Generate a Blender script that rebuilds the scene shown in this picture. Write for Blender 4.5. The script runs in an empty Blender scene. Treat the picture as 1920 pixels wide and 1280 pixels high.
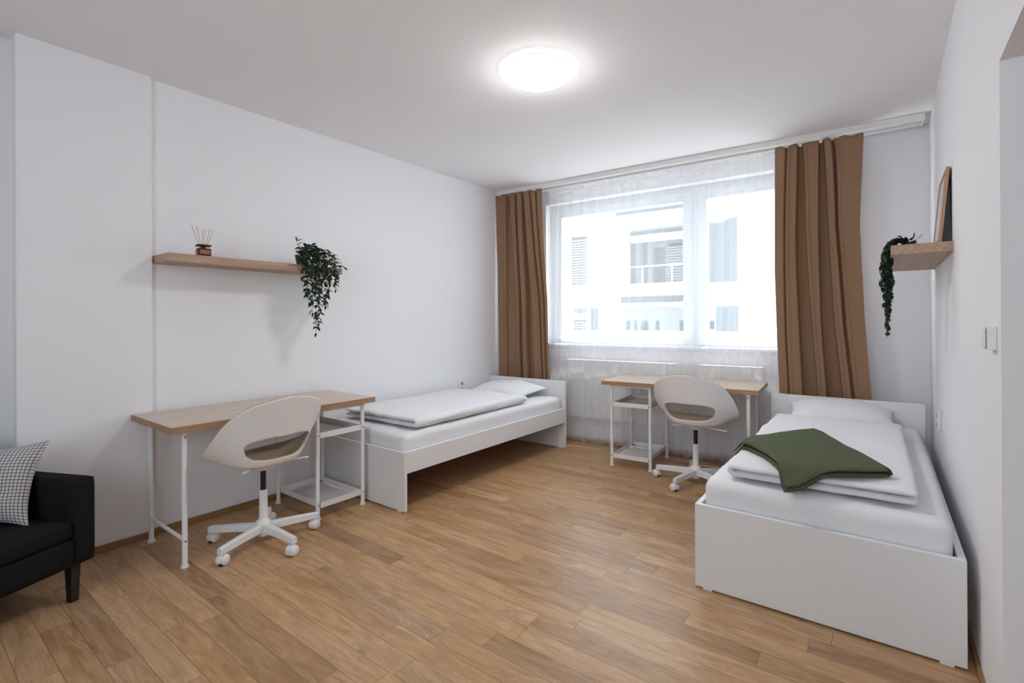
import bpy, bmesh, math, random
from mathutils import Vector, Matrix, noise
R = math.radians
PI = math.pi
sc = bpy.context.scene
COL = sc.collection

# ------------------------------------------------------------------ helpers
def nsmooth(v, s, seed=0.0):
    return noise.noise(Vector((v[0]*s+seed, v[1]*s+seed*1.7, v[2]*s-seed)))

class MB:
    """collects shapes into one bmesh and links it as ONE object"""
    def __init__(s): s.bm = bmesh.new()
    def _merge(s, b, M=None):
        if M is not None: bmesh.ops.transform(b, matrix=M, verts=b.verts)
        me = bpy.data.meshes.new('tmp'); b.to_mesh(me); b.free()
        s.bm.from_mesh(me); bpy.data.meshes.remove(me)
        return s
    def box(s, x0, x1, y0, y1, z0, z1, bev=0.0, seg=2, M=None):
        b = bmesh.new(); bmesh.ops.create_cube(b, size=1)
        for v in b.verts:
            v.co = Vector(((x0+x1)/2+v.co.x*(x1-x0), (y0+y1)/2+v.co.y*(y1-y0), (z0+z1)/2+v.co.z*(z1-z0)))
        if bev > 0: bmesh.ops.bevel(b, geom=b.edges[:], offset=bev, segments=seg, profile=.5, affect='EDGES')
        return s._merge(b, M)
    def rbox(s, x0, x1, y0, y1, z0, z1, r, n=(24, 24, 5), fn=None, M=None):
        """rounded, finely divided box; fn(co)->co displaces"""
        b = bmesh.new(); bmesh.ops.create_cube(b, size=2)
        for ax in range(3):
            if n[ax] > 1:
                es = [e for e in b.edges if abs(abs((e.verts[1].co-e.verts[0].co)[ax])) > 1e-5 and
                      all(abs((e.verts[1].co-e.verts[0].co)[k]) < 1e-5 for k in range(3) if k != ax)]
                bmesh.ops.subdivide_edges(b, edges=es, cuts=n[ax]-1, use_grid_fill=True)
        lo = Vector((x0, y0, z0)); hi = Vector((x1, y1, z1)); c = (lo+hi)/2; h = (hi-lo)/2
        for v in b.verts:
            p = Vector((c[i]+v.co[i]*h[i] for i in range(3)))
            q = Vector((min(max(p[i], lo[i]+r), hi[i]-r) for i in range(3)))
            d = p-q
            if d.length > 1e-9: p = q+d.normalized()*r
            v.co = fn(p) if fn else p
        return s._merge(b, M)
    def tube(s, pts, r, seg=12, caps=True, M=None):
        pts = [Vector(p) for p in pts]; n = len(pts)
        rr = r if isinstance(r, (list, tuple)) else [r]*n
        b = bmesh.new(); rings = []
        up = Vector((0, 0, 1)); prev = None
        for i, p in enumerate(pts):
            t = (pts[min(i+1, n-1)]-pts[max(i-1, 0)]).normalized()
            if prev is None:
                a = up if abs(t.dot(up)) < .95 else Vector((1, 0, 0))
                x = t.cross(a).normalized()
            else:
                x = (prev-t*prev.dot(t)).normalized()
            prev = x; y = t.cross(x)
            rings.append([b.verts.new(p+x*rr[i]*math.cos(2*PI*k/seg)+y*rr[i]*math.sin(2*PI*k/seg)) for k in range(seg)])
        for i in range(n-1):
            for k in range(seg):
                b.faces.new((rings[i][k], rings[i][(k+1) % seg], rings[i+1][(k+1) % seg], rings[i+1][k]))
        if caps:
            b.faces.new(rings[0][::-1]); b.faces.new(rings[-1])
        bmesh.ops.recalc_face_normals(b, faces=b.faces)
        return s._merge(b, M)
    def lathe(s, prof, seg=32, M=None):
        b = bmesh.new(); rings = []
        for r, z in prof:
            if r < 1e-6: rings.append([b.verts.new((0, 0, z))])
            else: rings.append([b.verts.new((r*math.cos(2*PI*k/seg), r*math.sin(2*PI*k/seg), z)) for k in range(seg)])
        for i in range(len(prof)-1):
            A, B = rings[i], rings[i+1]
            for k in range(seg):
                k2 = (k+1) % seg
                if len(A) == 1 and len(B) == 1: continue
                if len(A) == 1: b.faces.new((A[0], B[k2], B[k]))
                elif len(B) == 1: b.faces.new((A[k], A[k2], B[0]))
                else: b.faces.new((A[k], A[k2], B[k2], B[k]))
        for end in (rings[0], rings[-1]):
            if len(end) > 1:
                try: b.faces.new(end)
                except ValueError: pass
        bmesh.ops.recalc_face_normals(b, faces=b.faces)
        return s._merge(b, M)
    def prism(s, pts, z0, z1, M=None, bev=0):
        b = bmesh.new()
        lo = [b.verts.new((x, y, z0)) for x, y in pts]; hi = [b.verts.new((x, y, z1)) for x, y in pts]
        n = len(pts)
        b.faces.new(lo[::-1]); b.faces.new(hi)
        for k in range(n): b.faces.new((lo[k], lo[(k+1) % n], hi[(k+1) % n], hi[k]))
        bmesh.ops.recalc_face_normals(b, faces=b.faces)
        if bev: bmesh.ops.bevel(b, geom=b.edges[:], offset=bev, segments=2, profile=.5, affect='EDGES')
        return s._merge(b, M)
    def grid(s, f, nu, nv, closed_u=False, M=None):
        b = bmesh.new()
        V = [[b.verts.new(f(i/(nu if closed_u else nu-1), j/(nv-1))) for j in range(nv)] for i in range(nu)]
        for i in range(nu if closed_u else nu-1):
            for j in range(nv-1):
                i2 = (i+1) % nu
                b.faces.new((V[i][j], V[i2][j], V[i2][j+1], V[i][j+1]))
        return s._merge(b, M)
    def build(s, name, mat, parent=None, smooth=False, angle=None, M=None):
        if M is not None: bmesh.ops.transform(s.bm, matrix=M, verts=s.bm.verts)
        me = bpy.data.meshes.new(name); s.bm.to_mesh(me); s.bm.free()
        for m in (mat if isinstance(mat, (list, tuple)) else [mat]): me.materials.append(m)
        if smooth:
            for p in me.polygons: p.use_smooth = True
            if angle:
                try: me.set_sharp_from_angle(angle=R(angle))
                except Exception: pass
        o = bpy.data.objects.new(name, me); COL.objects.link(o)
        if parent is not None: o.parent = parent
        return o

def tag(o, label=None, cat=None, group=None, kind=None):
    if label: o['label'] = label
    if cat: o['category'] = cat
    if group: o['group'] = group
    if kind: o['kind'] = kind
    return o
def thing(name, label, cat, loc=(0, 0, 0), rz=0.0, group=None):
    o = bpy.data.objects.new(name, None); COL.objects.link(o)
    o.empty_display_size = .1
    o.location = loc; o.rotation_euler = (0, 0, rz)
    return tag(o, label, cat, group)
def kids(o): return [c for c in bpy.data.objects if c.parent == o]
def copy_tree(o, parent=None):
    c = o.copy(); COL.objects.link(c); c.parent = parent
    for ch in kids(o): copy_tree(ch, c)
    return c
def solid(o, t, off=-1.0, **kw):
    m = o.modifiers.new('thickness', 'SOLIDIFY'); m.thickness = t; m.offset = off
    for k, v in kw.items(): setattr(m, k, v)
    return o
T = Matrix.Translation
def RX(a): return Matrix.Rotation(a, 4, 'X')
def RY(a): return Matrix.Rotation(a, 4, 'Y')
def RZ(a): return Matrix.Rotation(a, 4, 'Z')

# ------------------------------------------------------------------ materials
def base_mat(name, col, rough=.6, metal=0.0, spec=.5):
    m = bpy.data.materials.new(name); m.use_nodes = True
    b = m.node_tree.nodes['Principled BSDF']
    b.inputs['Base Color'].default_value = (*col, 1); b.inputs['Roughness'].default_value = rough
    b.inputs['Metallic'].default_value = metal; b.inputs['Specular IOR Level'].default_value = spec
    return m
def N(m, t, **kw):
    n = m.node_tree.nodes.new(t)
    for k, v in kw.items(): setattr(n, k, v)
    return n
def L(m, a, b): m.node_tree.links.new(a, b)
def bump(m, scale, strength, dist=.002, detail=3, vec=None, tex=None):
    b = m.node_tree.nodes['Principled BSDF']
    co = N(m, 'ShaderNodeTexCoord')
    if tex is None:
        t = N(m, 'ShaderNodeTexNoise'); t.inputs['Scale'].default_value = scale; t.inputs['Detail'].default_value = detail
        mp = N(m, 'ShaderNodeMapping'); mp.inputs['Scale'].default_value = vec or (1, 1, 1)
        L(m, co.outputs['Object'], mp.inputs[0]); L(m, mp.outputs[0], t.inputs['Vector']); out = t.outputs[0]
    else: out = tex
    bp = N(m, 'ShaderNodeBump'); bp.inputs['Strength'].default_value = strength; bp.inputs['Distance'].default_value = dist
    L(m, out, bp.inputs['Height']); L(m, bp.outputs[0], b.inputs['Normal'])
    return m
def math_node(m, op, a, b=None):
    n = N(m, 'ShaderNodeMath', operation=op)
    for i, v in enumerate((a, b)):
        if v is None: continue
        if hasattr(v, 'links'): L(m, v, n.inputs[i])
        else: n.inputs[i].default_value = v
    return n.outputs[0]
def ramp(m, fac, stops):
    n = N(m, 'ShaderNodeValToRGB')
    while len(n.color_ramp.elements) < len(stops): n.color_ramp.elements.new(.5)
    for e, (p, c) in zip(n.color_ramp.elements, stops): e.position = p; e.color = (*c, 1)
    L(m, fac, n.inputs[0]); return n.outputs[0]
def mixc(m, fac, a, b, mode='MIX'):
    n = N(m, 'ShaderNodeMix', data_type='RGBA', blend_type=mode)
    for s, v in ((n.inputs[0], fac), (n.inputs[6], a), (n.inputs[7], b)):
        if hasattr(v, 'links'): L(m, v, s)
        elif isinstance(v, tuple): s.default_value = (*v, 1)
        else: s.default_value = v
    return n.outputs[2]

M_ = {}
M_['wall'] = bump(base_mat('wall_paint', (.865, .86, .885), .85, spec=.25), 220, .12, .001)
M_['ceiling'] = bump(base_mat('ceiling_paint', (.875, .868, .885), .9, spec=.2), 180, .1, .001)
M_['white_lam'] = base_mat('white_laminate', (.80, .795, .80), .38)
M_['white_metal'] = base_mat('white_powder_coat', (.80, .79, .79), .4)
M_['white_plastic'] = base_mat('white_plastic', (.80, .80, .80), .35)
M_['offwhite'] = base_mat('offwhite_shell', (.83, .82, .82), .42)
M_['beige'] = base_mat('beige_shell', (.42, .33, .25), .55)
M_['black'] = base_mat('black_plastic', (.008, .008, .009), .4)
M_['screw'] = base_mat('dark_steel', (.18, .19, .2), .35, 1.0)
M_['upvc'] = base_mat('white_window_plastic', (.74, .78, .83), .35)
M_['radiator'] = base_mat('white_radiator_enamel', (.80, .80, .80), .35)
M_['paper'] = base_mat('white_paper', (.78, .78, .76), .8)
M_['dark_wood'] = base_mat('black_stained_wood', (.006, .006, .007), .45)

def linen(name, col):
    return bump(base_mat(name, col, .9, spec=.15), 14, .25, .012, 4)
M_['sheet'] = linen('white_cotton_sheet', (.80, .80, .83))
M_['duvet'] = linen('white_cotton_duvet', (.81, .81, .835))
M_['pillow'] = linen('white_cotton_pillowcase', (.83, .83, .845))

def wood(name, a, b, axis='x', rough=.5):
    m = base_mat(name, a, rough, spec=.35); co = N(m, 'ShaderNodeTexCoord')
    mp = N(m, 'ShaderNodeMapping')
    mp.inputs['Scale'].default_value = {'x': (1.2, 22, 22), 'y': (22, 1.2, 22), 'z': (22, 22, 1.2)}[axis]
    L(m, co.outputs['Object'], mp.inputs[0])
    t = N(m, 'ShaderNodeTexNoise'); t.inputs['Scale'].default_value = 3.0; t.inputs['Detail'].default_value = 6; t.inputs['Roughness'].default_value = .6
    t.inputs['Distortion'].default_value = .4
    L(m, mp.outputs[0], t.inputs['Vector'])
    c = ramp(m, t.outputs[0], [(.32, a), (.66, b)])
    L(m, c, m.node_tree.nodes['Principled BSDF'].inputs['Base Color'])
    return m
M_['oak_y'] = wood('light_oak_foil', (.36, .232, .152), (.50, .345, .25), 'y')
M_['oak_x'] = wood('light_oak_foil_desk', (.36, .232, .152), (.50, .345, .25), 'x')
M_['frame_oak'] = wood('oak_frame_wood', (.42, .235, .13), (.52, .32, .19), 'z')
M_['oak_edge'] = wood('oak_edge_band', (.33, .175, .095), (.42, .25, .15), 'x')
M_['desk_top'] = wood('whitened_oak_top', (.50, .375, .28), (.64, .51, .405), 'x', .24)
M_['base_wood'] = wood('brown_baseboard_wood', (.25, .13, .055), (.36, .20, .095), 'y')

def floor_mat():
    m = base_mat('oak_plank_floor', (.4, .25, .15), .42, spec=.5); bs = m.node_tree.nodes['Principled BSDF']
    co = N(m, 'ShaderNodeTexCoord'); sp = N(m, 'ShaderNodeSeparateXYZ'); L(m, co.outputs['Object'], sp.inputs[0])
    PW, PL = .1005, .86
    yr = math_node(m, 'DIVIDE', sp.outputs[1], PW); row = math_node(m, 'FLOOR', yr)
    wr = N(m, 'ShaderNodeTexWhiteNoise', noise_dimensions='1D'); L(m, row, wr.inputs['W'])
    xs = math_node(m, 'ADD', math_node(m, 'DIVIDE', sp.outputs[0], PL), math_node(m, 'MULTIPLY', wr.outputs['Value'], 7.0))
    colf = math_node(m, 'FLOOR', xs)
    cv = N(m, 'ShaderNodeCombineXYZ'); L(m, row, cv.inputs[0]); L(m, colf, cv.inputs[1])
    wn = N(m, 'ShaderNodeTexWhiteNoise', noise_dimensions='2D'); L(m, cv.outputs[0], wn.inputs['Vector'])
    tone = ramp(m, wn.outputs['Value'], [(0, (.33, .160, .055)), (.3, (.55, .283, .105)), (.55, (.64, .342, .135)), (.8, (.70, .40, .175)), (1, (.49, .285, .135))])
    # grain: position + per-plank shift
    sh = N(m, 'ShaderNodeVectorMath', operation='MULTIPLY_ADD'); L(m, wn.outputs['Color'], sh.inputs[0]); sh.inputs[1].default_value = (31, 17, 5); L(m, co.outputs['Object'], sh.inputs[2])
    mp = N(m, 'ShaderNodeMapping'); mp.inputs['Scale'].default_value = (1.0, 6.5, 1); L(m, sh.outputs[0], mp.inputs[0])
    g1 = N(m, 'ShaderNodeTexNoise'); g1.inputs['Scale'].default_value = 3.2; g1.inputs['Detail'].default_value = 8; g1.inputs['Roughness'].default_value = .62; g1.inputs['Distortion'].default_value = 1.4
    L(m, mp.outputs[0], g1.inputs['Vector'])
    mp2 = N(m, 'ShaderNodeMapping'); mp2.inputs['Scale'].default_value = (3, 60, 1); L(m, sh.outputs[0], mp2.inputs[0])
    g2 = N(m, 'ShaderNodeTexNoise'); g2.inputs['Scale'].default_value = 3; g2.inputs['Detail'].default_value = 5; L(m, mp2.outputs[0], g2.inputs['Vector'])
    # white-washed pores
    wv = N(m, 'ShaderNodeTexWave', wave_type='RINGS', rings_direction='SPHERICAL'); wv.inputs['Scale'].default_value = 5; wv.inputs['Distortion'].default_value = 9; wv.inputs['Detail'].default_value = 3; wv.inputs['Detail Scale'].default_value = 1.2
    L(m, mp.outputs[0], wv.inputs['Vector'])
    c = mixc(m, ramp(m, g1.outputs[0], [(.30, (0, 0, 0)), (.72, (1, 1, 1))]), mixc(m, .56, tone, (.17, .080, .030)), mixc(m, .42, tone, (.76, .53, .33)))
    c = mixc(m, math_node(m, 'MULTIPLY', g2.outputs[0], .28), c, (.185, .105, .06))
    pore = ramp(m, wv.outputs[0], [(.86, (0, 0, 0)), (.98, (1, 1, 1))])
    g3 = N(m, 'ShaderNodeTexNoise'); g3.inputs['Scale'].default_value = 2.4; L(m, sh.outputs[0], g3.inputs['Vector'])
    msk = ramp(m, g3.outputs[0], [(.5, (0, 0, 0)), (.62, (1, 1, 1))])
    c = mixc(m, math_node(m, 'MULTIPLY', math_node(m, 'MULTIPLY', pore, msk), .42), c, (.55, .44, .34))
    # knots
    vo = N(m, 'ShaderNodeTexVoronoi'); vo.inputs['Scale'].default_value = 2.0
    mp3 = N(m, 'ShaderNodeMapping'); mp3.inputs['Scale'].default_value = (1.0, 1.7, 1); L(m, sh.outputs[0], mp3.inputs[0]); L(m, mp3.outputs[0], vo.inputs['Vector'])
    kn = ramp(m, vo.outputs['Distance'], [(.025, (1, 1, 1)), (.075, (0, 0, 0))])
    c = mixc(m, math_node(m, 'MULTIPLY', kn, .6), c, (.12, .085, .07))
    # seams
    fy = math_node(m, 'FRACT', yr); fx = math_node(m, 'FRACT', xs)
    dy = math_node(m, 'MULTIPLY', math_node(m, 'MINIMUM', fy, math_node(m, 'SUBTRACT', 1.0, fy)), PW)
    dx = math_node(m, 'MULTIPLY', math_node(m, 'MINIMUM', fx, math_node(m, 'SUBTRACT', 1.0, fx)), PL)
    d = math_node(m, 'MINIMUM', dy, dx)
    seam = ramp(m, math_node(m, 'MULTIPLY', d, 200), [(.12, (1, 1, 1)), (.42, (0, 0, 0))])
    c = mixc(m, math_node(m, 'MULTIPLY', seam, .62), c, (.10, .055, .03))
    L(m, c, bs.inputs['Base Color'])
    rg = N(m, 'ShaderNodeMapRange'); rg.inputs[3].default_value = .28; rg.inputs[4].default_value = .46; L(m, g1.outputs[0], rg.inputs[0]); L(m, rg.outputs[0], bs.inputs['Roughness'])
    bp = N(m, 'ShaderNodeBump'); bp.inputs['Strength'].default_value = .25; bp.inputs['Distance'].default_value = .001
    L(m, math_node(m, 'SUBTRACT', g1.outputs[0], seam), bp.inputs['Height']); L(m, bp.outputs[0], bs.inputs['Normal'])
    return m
M_['floor'] = floor_mat()

def cloth(name, col, transl=.25):
    m = base_mat(name, col, .92, spec=.1); nt = m.node_tree; bs = nt.nodes['Principled BSDF']; out = nt.nodes['Material Output']
    tr = N(m, 'ShaderNodeBsdfTranslucent'); tr.inputs[0].default_value = (*col, 1)
    mx = N(m, 'ShaderNodeMixShader'); mx.inputs[0].default_value = transl
    L(m, bs.outputs[0], mx.inputs[1]); L(m, tr.outputs[0], mx.inputs[2]); L(m, mx.outputs[0], out.inputs[0])
    return bump(m, 900, .25, .0006)
M_['curtain'] = cloth('tan_curtain_cloth', (.33, .20, .122), .10)

def sheer(name, opacity):
    m = bpy.data.materials.new(name); m.use_nodes = True; nt = m.node_tree; nt.nodes.clear()
    out = N(m, 'ShaderNodeOutputMaterial'); tp = N(m, 'ShaderNodeBsdfTransparent'); df = N(m, 'ShaderNodeBsdfDiffuse'); tl = N(m, 'ShaderNodeBsdfTranslucent')
    df.inputs[0].default_value = (.93, .94, .96, 1); tl.inputs[0].default_value = (.93, .95, .97, 1)
    m1 = N(m, 'ShaderNodeMixShader'); m1.inputs[0].default_value = .34; L(m, df.outputs[0], m1.inputs[1]); L(m, tl.outputs[0], m1.inputs[2])
    m2 = N(m, 'ShaderNodeMixShader'); L(m, tp.outputs[0], m2.inputs[1]); L(m, m1.outputs[0], m2.inputs[2])
    # a woven voile looks denser when seen edge-on
    lw = N(m, 'ShaderNodeLayerWeight'); lw.inputs[0].default_value = .35
    mr = N(m, 'ShaderNodeMapRange'); mr.inputs[3].default_value = opacity; mr.inputs[4].default_value = min(.95, opacity+.38)
    L(m, lw.outputs['Facing'], mr.inputs[0]); L(m, mr.outputs[0], m2.inputs[0]); L(m, m2.outputs[0], out.inputs[0])
    return m
M_['sheer'] = sheer('white_voile', .33)
M_['tape'] = sheer('white_heading_tape', .62)

def glass(name, tint=(1, 1, 1), refl=1.0):
    m = bpy.data.materials.new(name); m.use_nodes = True; nt = m.node_tree; nt.nodes.clear()
    out = N(m, 'ShaderNodeOutputMaterial'); tp = N(m, 'ShaderNodeBsdfTransparent'); gl = N(m, 'ShaderNodeBsdfGlossy'); gl.inputs['Roughness'].default_value = .02
    tp.inputs[0].default_value = (*tint, 1); fr = N(m, 'ShaderNodeFresnel'); fr.inputs[0].default_value = 1.45
    geo = N(m, 'ShaderNodeNewGeometry'); fac = math_node(m, 'MULTIPLY', fr.outputs[0], math_node(m, 'SUBTRACT', 1.0, geo.outputs['Backfacing']))
    mx = N(m, 'ShaderNodeMixShader'); L(m, fac, mx.inputs[0]); L(m, tp.outputs[0], mx.inputs[1]); L(m, gl.outputs[0], mx.inputs[2]); L(m, mx.outputs[0], out.inputs[0])
    return m
M_['glass'] = glass('window_glass', (.97, .985, .99))
M_['amber'] = base_mat('amber_glass', (.10, .012, .006), .12, spec=.6)
M_['gold'] = base_mat('gold_label', (.30, .17, .06), .55)
M_['reed'] = base_mat('reed_wood', (.58, .40, .24), .7)

def emis(name, col, s):
    m = bpy.data.materials.new(name); m.use_nodes = True; nt = m.node_tree; nt.nodes.clear()
    out = N(m, 'ShaderNodeOutputMaterial'); e = N(m, 'ShaderNodeEmission'); e.inputs[0].default_value = (*col, 1); e.inputs[1].default_value = s
    L(m, e.outputs[0], out.inputs[0]); return m
LAMP_S = 17.5
M_['lamp'] = emis('lit_opal_glass', (1, .985, .96), LAMP_S)

def knit():
    m = base_mat('green_knit', (.088, .118, .062), .95, spec=.1); co = N(m, 'ShaderNodeTexCoord')
    uvn = N(m, 'ShaderNodeMapping'); L(m, co.outputs['UV'], uvn.inputs[0])
    a = N(m, 'ShaderNodeTexWave', wave_type='BANDS', bands_direction='X'); a.inputs['Scale'].default_value = 6.2; a.inputs['Distortion'].default_value = .5
    b = N(m, 'ShaderNodeTexWave', wave_type='BANDS', bands_direction='Y'); b.inputs['Scale'].default_value = 5.6; b.inputs['Distortion'].default_value = .5
    L(m, uvn.outputs[0], a.inputs[0]); L(m, uvn.outputs[0], b.inputs[0])
    h = math_node(m, 'MULTIPLY', a.outputs[1], math_node(m, 'ADD', .45, math_node(m, 'MULTIPLY', b.outputs[1], .55)))
    c = ramp(m, h, [(.0, (.058, .070, .038)), (.8, (.165, .185, .112))])
    bs = m.node_tree.nodes['Principled BSDF']; L(m, c, bs.inputs['Base Color'])
    bp = N(m, 'ShaderNodeBump'); bp.inputs['Strength'].default_value = .5; bp.inputs['Distance'].default_value = .003; L(m, h, bp.inputs['Height']); L(m, bp.outputs[0], bs.inputs['Normal'])
    return m
M_['knit'] = knit()

def check():
    m = base_mat('checked_cotton', (.6, .6, .6), .9, spec=.1); co = N(m, 'ShaderNodeTexCoord'); sp = N(m, 'ShaderNodeSeparateXYZ'); L(m, co.outputs['UV'], sp.inputs[0])
    def stripe(s):
        f = math_node(m, 'FRACT', math_node(m, 'MULTIPLY', s, 27.0))
        return math_node(m, 'LESS_THAN', f, .27)
    k = math_node(m, 'MAXIMUM', stripe(sp.outputs[0]), stripe(sp.outputs[1]))
    kk = math_node(m, 'MINIMUM', stripe(sp.outputs[0]), stripe(sp.outputs[1]))
    c = mixc(m, math_node(m, 'MULTIPLY', k, .72), (.60, .58, .59), (.045, .035, .04)); c = mixc(m, math_node(m, 'MULTIPLY', kk, .6), c, (.012, .01, .012))
    bs = m.node_tree.nodes['Principled BSDF']; L(m, c, bs.inputs['Base Color'])
    return bump(m, 9, .3, .012)
M_['check'] = check()
M_['sofa'] = bump(base_mat('charcoal_upholstery', (.012, .011, .013), .95, spec=.15), 500, .3, .001)
def leafmat():
    m = base_mat('dark_green_leaf', (.01, .03, .015), .5, spec=.35); g = N(m, 'ShaderNodeNewGeometry')
    w = N(m, 'ShaderNodeTexNoise'); w.inputs['Scale'].default_value = 30
    L(m, g.outputs['Position'], w.inputs['Vector'])
    L(m, ramp(m, w.outputs[0], [(.35, (.006, .017, .010)), (.7, (.022, .058, .028))]), m.node_tree.nodes['Principled BSDF'].inputs['Base Color'])
    return m
M_['leaf'] = leafmat()
M_['stem'] = base_mat('plant_stem', (.035, .05, .025), .7)
M_['facade'] = base_mat('white_render_facade', (.84, .84, .84), .9)
M_['facade_grey'] = base_mat('grey_render_facade', (.085, .10, .115), .9)
M_['facade_glass'] = base_mat('facade_window_glass', (.012, .02, .026), .4)
M_['slat'] = base_mat('grey_blind_slats', (.06, .068, .075), .6)
M_['blind'] = base_mat('pale_blind_slats', (.20, .215, .23), .6)
M_['loggia'] = base_mat('shade_grey_loggia', (.17, .185, .20), .9)  # loggia shade put into a darker colour, shared by a lower panel
M_['asphalt'] = base_mat('pale_paving', (.26, .26, .26), .9)

# ------------------------------------------------------------------ dimensions
H, W = 2.676, 3.694
DP = .030                       # the pier stands this far in front of the left wall
YP, YL = -3.427, -3.99          # pier from YP to YL; recess nearer than YL
WTH = R(3.4)                    # the window wall is turned by this much
WM = T((0, -.19, 0)) @ RZ(WTH)  # frame of the window wall: x along it, y = depth beyond the curtain track
WO = .225                       # room face of the window wall in that frame
YF = -5.7                       # wall behind the viewer

# ------------------------------------------------------------------ setting
def struct(mb, name, mat, **kw):
    return tag(mb.build(name, mat, **kw), kind='structure')
struct(MB().box(-.6, 5.4, YF-.2, .62, -.12, 0), 'floor', M_['floor'])
far = [WM @ Vector((5.5, .505, 0)), WM @ Vector((-.6, .505, 0))]
struct(MB().prism([(-.6, YF-.2), (5.4, YF-.2)]+[(p.x, p.y) for p in far], H, H+.15), 'ceiling', M_['ceiling'])
b = MB()
b.box(-.30, 0, YP, .35, 0, H); b.box(-.30, DP, YL, YP, 0, H); b.box(-.30, -.075, YF-.2, YL, 0, H)
struct(b, 'wall_left', M_['wall'])
# window wall with its opening
OX0, OX1, OZ0, OZ1 = .50, 3.18, .965, 2.50
b = MB()
b.box(-.12, OX0, WO, .52, 0, H, M=WM); b.box(OX1, 3.85, WO, .52, 0, H, M=WM)
b.box(OX0, OX1, WO, .52, 0, OZ0, M=WM); b.box(OX0, OX1, WO, .52, OZ1, H, M=WM)
struct(b, 'wall_back', M_['wall'])
YJ, ZJ = -2.50, 1.972
b = MB()
b.box(W, W+.36, YJ, .5, 0, H); b.box(W, W+.36, -5.3, YJ, ZJ, H); b.box(W, W+.36, YF-.2, -5.3, 0, H)
struct(b, 'wall_right', M_['wall'])
struct(MB().box(-.6, 1.7, YF-.2, YF, 0, H).box(3.6, 5.4, YF-.2, YF, 0, H).box(1.7, 3.6, YF-.2, YF, 0, .80).box(1.7, 3.6, YF-.2, YF, 2.40, H), 'wall_front', M_['wall'])
fill_win = bpy.data.objects.new('fill_window', None); COL.objects.link(fill_win); tag(fill_win, kind='structure')  # unseen window behind the camera, added to let in fill daylight
m = MB()
for x in (1.7, 2.615, 3.53): m.box(x, x+.07, YF-.16, YF-.09, .80, 2.40, .004)
m.box(1.77, 3.53, YF-.16, YF-.09, .80, .87, .004); m.box(1.77, 3.53, YF-.16, YF-.09, 2.33, 2.40, .004)
m.build('window_frame', M_['upvc'], fill_win)
for x in (1.77, 2.685): MB().box(x, x+.845, YF-.128, YF-.122, .87, 2.33).build('pane', M_['glass'], fill_win)
struct(MB().box(5.2, 5.4, YF, .5, 0, H).box(W+.36, 5.2, -1.4, -1.2, 0, H), 'wall_hall', M_['wall'])
b = MB(); BH = .036
b.box(0, .012, YP, -.2, 0, BH, .002); b.box(DP, DP+.012, YL, YP+.012, 0, BH, .002); 
struct(b, 'baseboard_left', M_['base_wood'])
struct(MB().box(.0, 3.7, WO-.012, WO, 0, BH, .002, M=WM), 'baseboard_back', M_['base_wood'])
struct(MB().box(W-.012, W, YJ, -.0, 0, BH, .002), 'baseboard_right', M_['base_wood'])

# window: frame, mullion, two sashes with panes, inner sill
win = bpy.data.objects.new('window_1', None); COL.objects.link(win); tag(win, kind='structure')
F0, F1 = .345, .415
def wframe(x0, x1, z0, z1, w, y0, y1, bev=.004):
    m = MB()
    m.box(x0, x0+w, y0, y1, z0, z1, bev, M=WM); m.box(x1-w, x1, y0, y1, z0, z1, bev, M=WM)
    m.box(x0+w, x1-w, y0, y1, z0, z0+w, bev, M=WM); m.box(x0+w, x1-w, y0, y1, z1-w, z1, bev, M=WM); return m
m = wframe(OX0, OX1, OZ0+.03, OZ1, .065, F0, F1); m.box(2.01, 2.075, F0, F1, OZ0+.09, OZ1-.06, .004, M=WM)
m.build('window_frame', M_['upvc'], win)
for x0, x1 in ((OX0+.055, 2.018), (2.067, OX1-.055)):
    s_ = wframe(x0, x1, OZ0+.085, OZ1-.055, .085, F0-.022, F1-.012, .006).build('sash', M_['upvc'], win)
    MB().box(x0+.08, x1-.08, F0+.012, F0+.018, OZ0+.165, OZ1-.135, M=WM).build('pane', M_['glass'], s_)
hb = MB().box(1.965, 1.99, F0-.034, F0-.020, 1.62, 1.69, .003, M=WM); hb.tube([(1.978, F0-.03, 1.66), (1.978, F0-.055, 1.66), (1.978, F0-.055, 1.55)], .008, 10, M=WM)
hb.build('handle', M_['white_plastic'], win, smooth=True, angle=40)
MB().box(OX0-.03, OX1+.03, WO-.035, F0+.01, OZ0, OZ0+.03, .006, M=WM).build('window_sill', M_['upvc'], win)

# ------------------------------------------------------------------ ceiling lamp
LX, LY = 1.868, -2.115
lt = thing('ceiling_lamp', 'round white ceiling lamp with a glowing shallow dome', 'lamp', (LX, LY, H))
MB().lathe([(0, 0), (.17, 0), (.178, -.004), (.19, -.024), (.194, -.027), (0, -.027)], 64).build('lamp_base', M_['white_metal'], lt, smooth=True, angle=40)
RC, SG = .196, .070; RS = (RC*RC+SG*SG)/(2*SG); AM = math.asin(RC/RS)
prof = [(RC, -.026)] + [(RS*math.sin(a), -.026-SG+RS*(1-math.cos(a))) for a in [AM*(1-k/20) for k in range(1, 20)]] + [(0, -.026-SG)]
MB().lathe(prof, 64).build('lamp_shade', M_['lamp'], lt, smooth=True)

# ------------------------------------------------------------------ curtain track, curtains, sheer
tr = thing('curtain_track', 'white double curtain track along the ceiling above the window', 'curtain rail')
m = MB(); m.box(.02, 3.655, -.018, .012, H-.046, H-.028, .003, M=WM); m.box(.02, 3.655, -.018, .125, H-.03, H-.001, .002, M=WM)
m.build('front_rail', M_['white_metal'], tr)
MB().box(.02, 3.655, .088, .118, H-.05, H-.028, .003, M=WM).build('rear_rail', M_['white_metal'], tr)
for x in (.012, 3.655):
    MB().box(x, x+.012, -.020, .128, H-.050, H-.0005, .003, M=WM).build('end_cap', M_['white_plastic'], tr)

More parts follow.
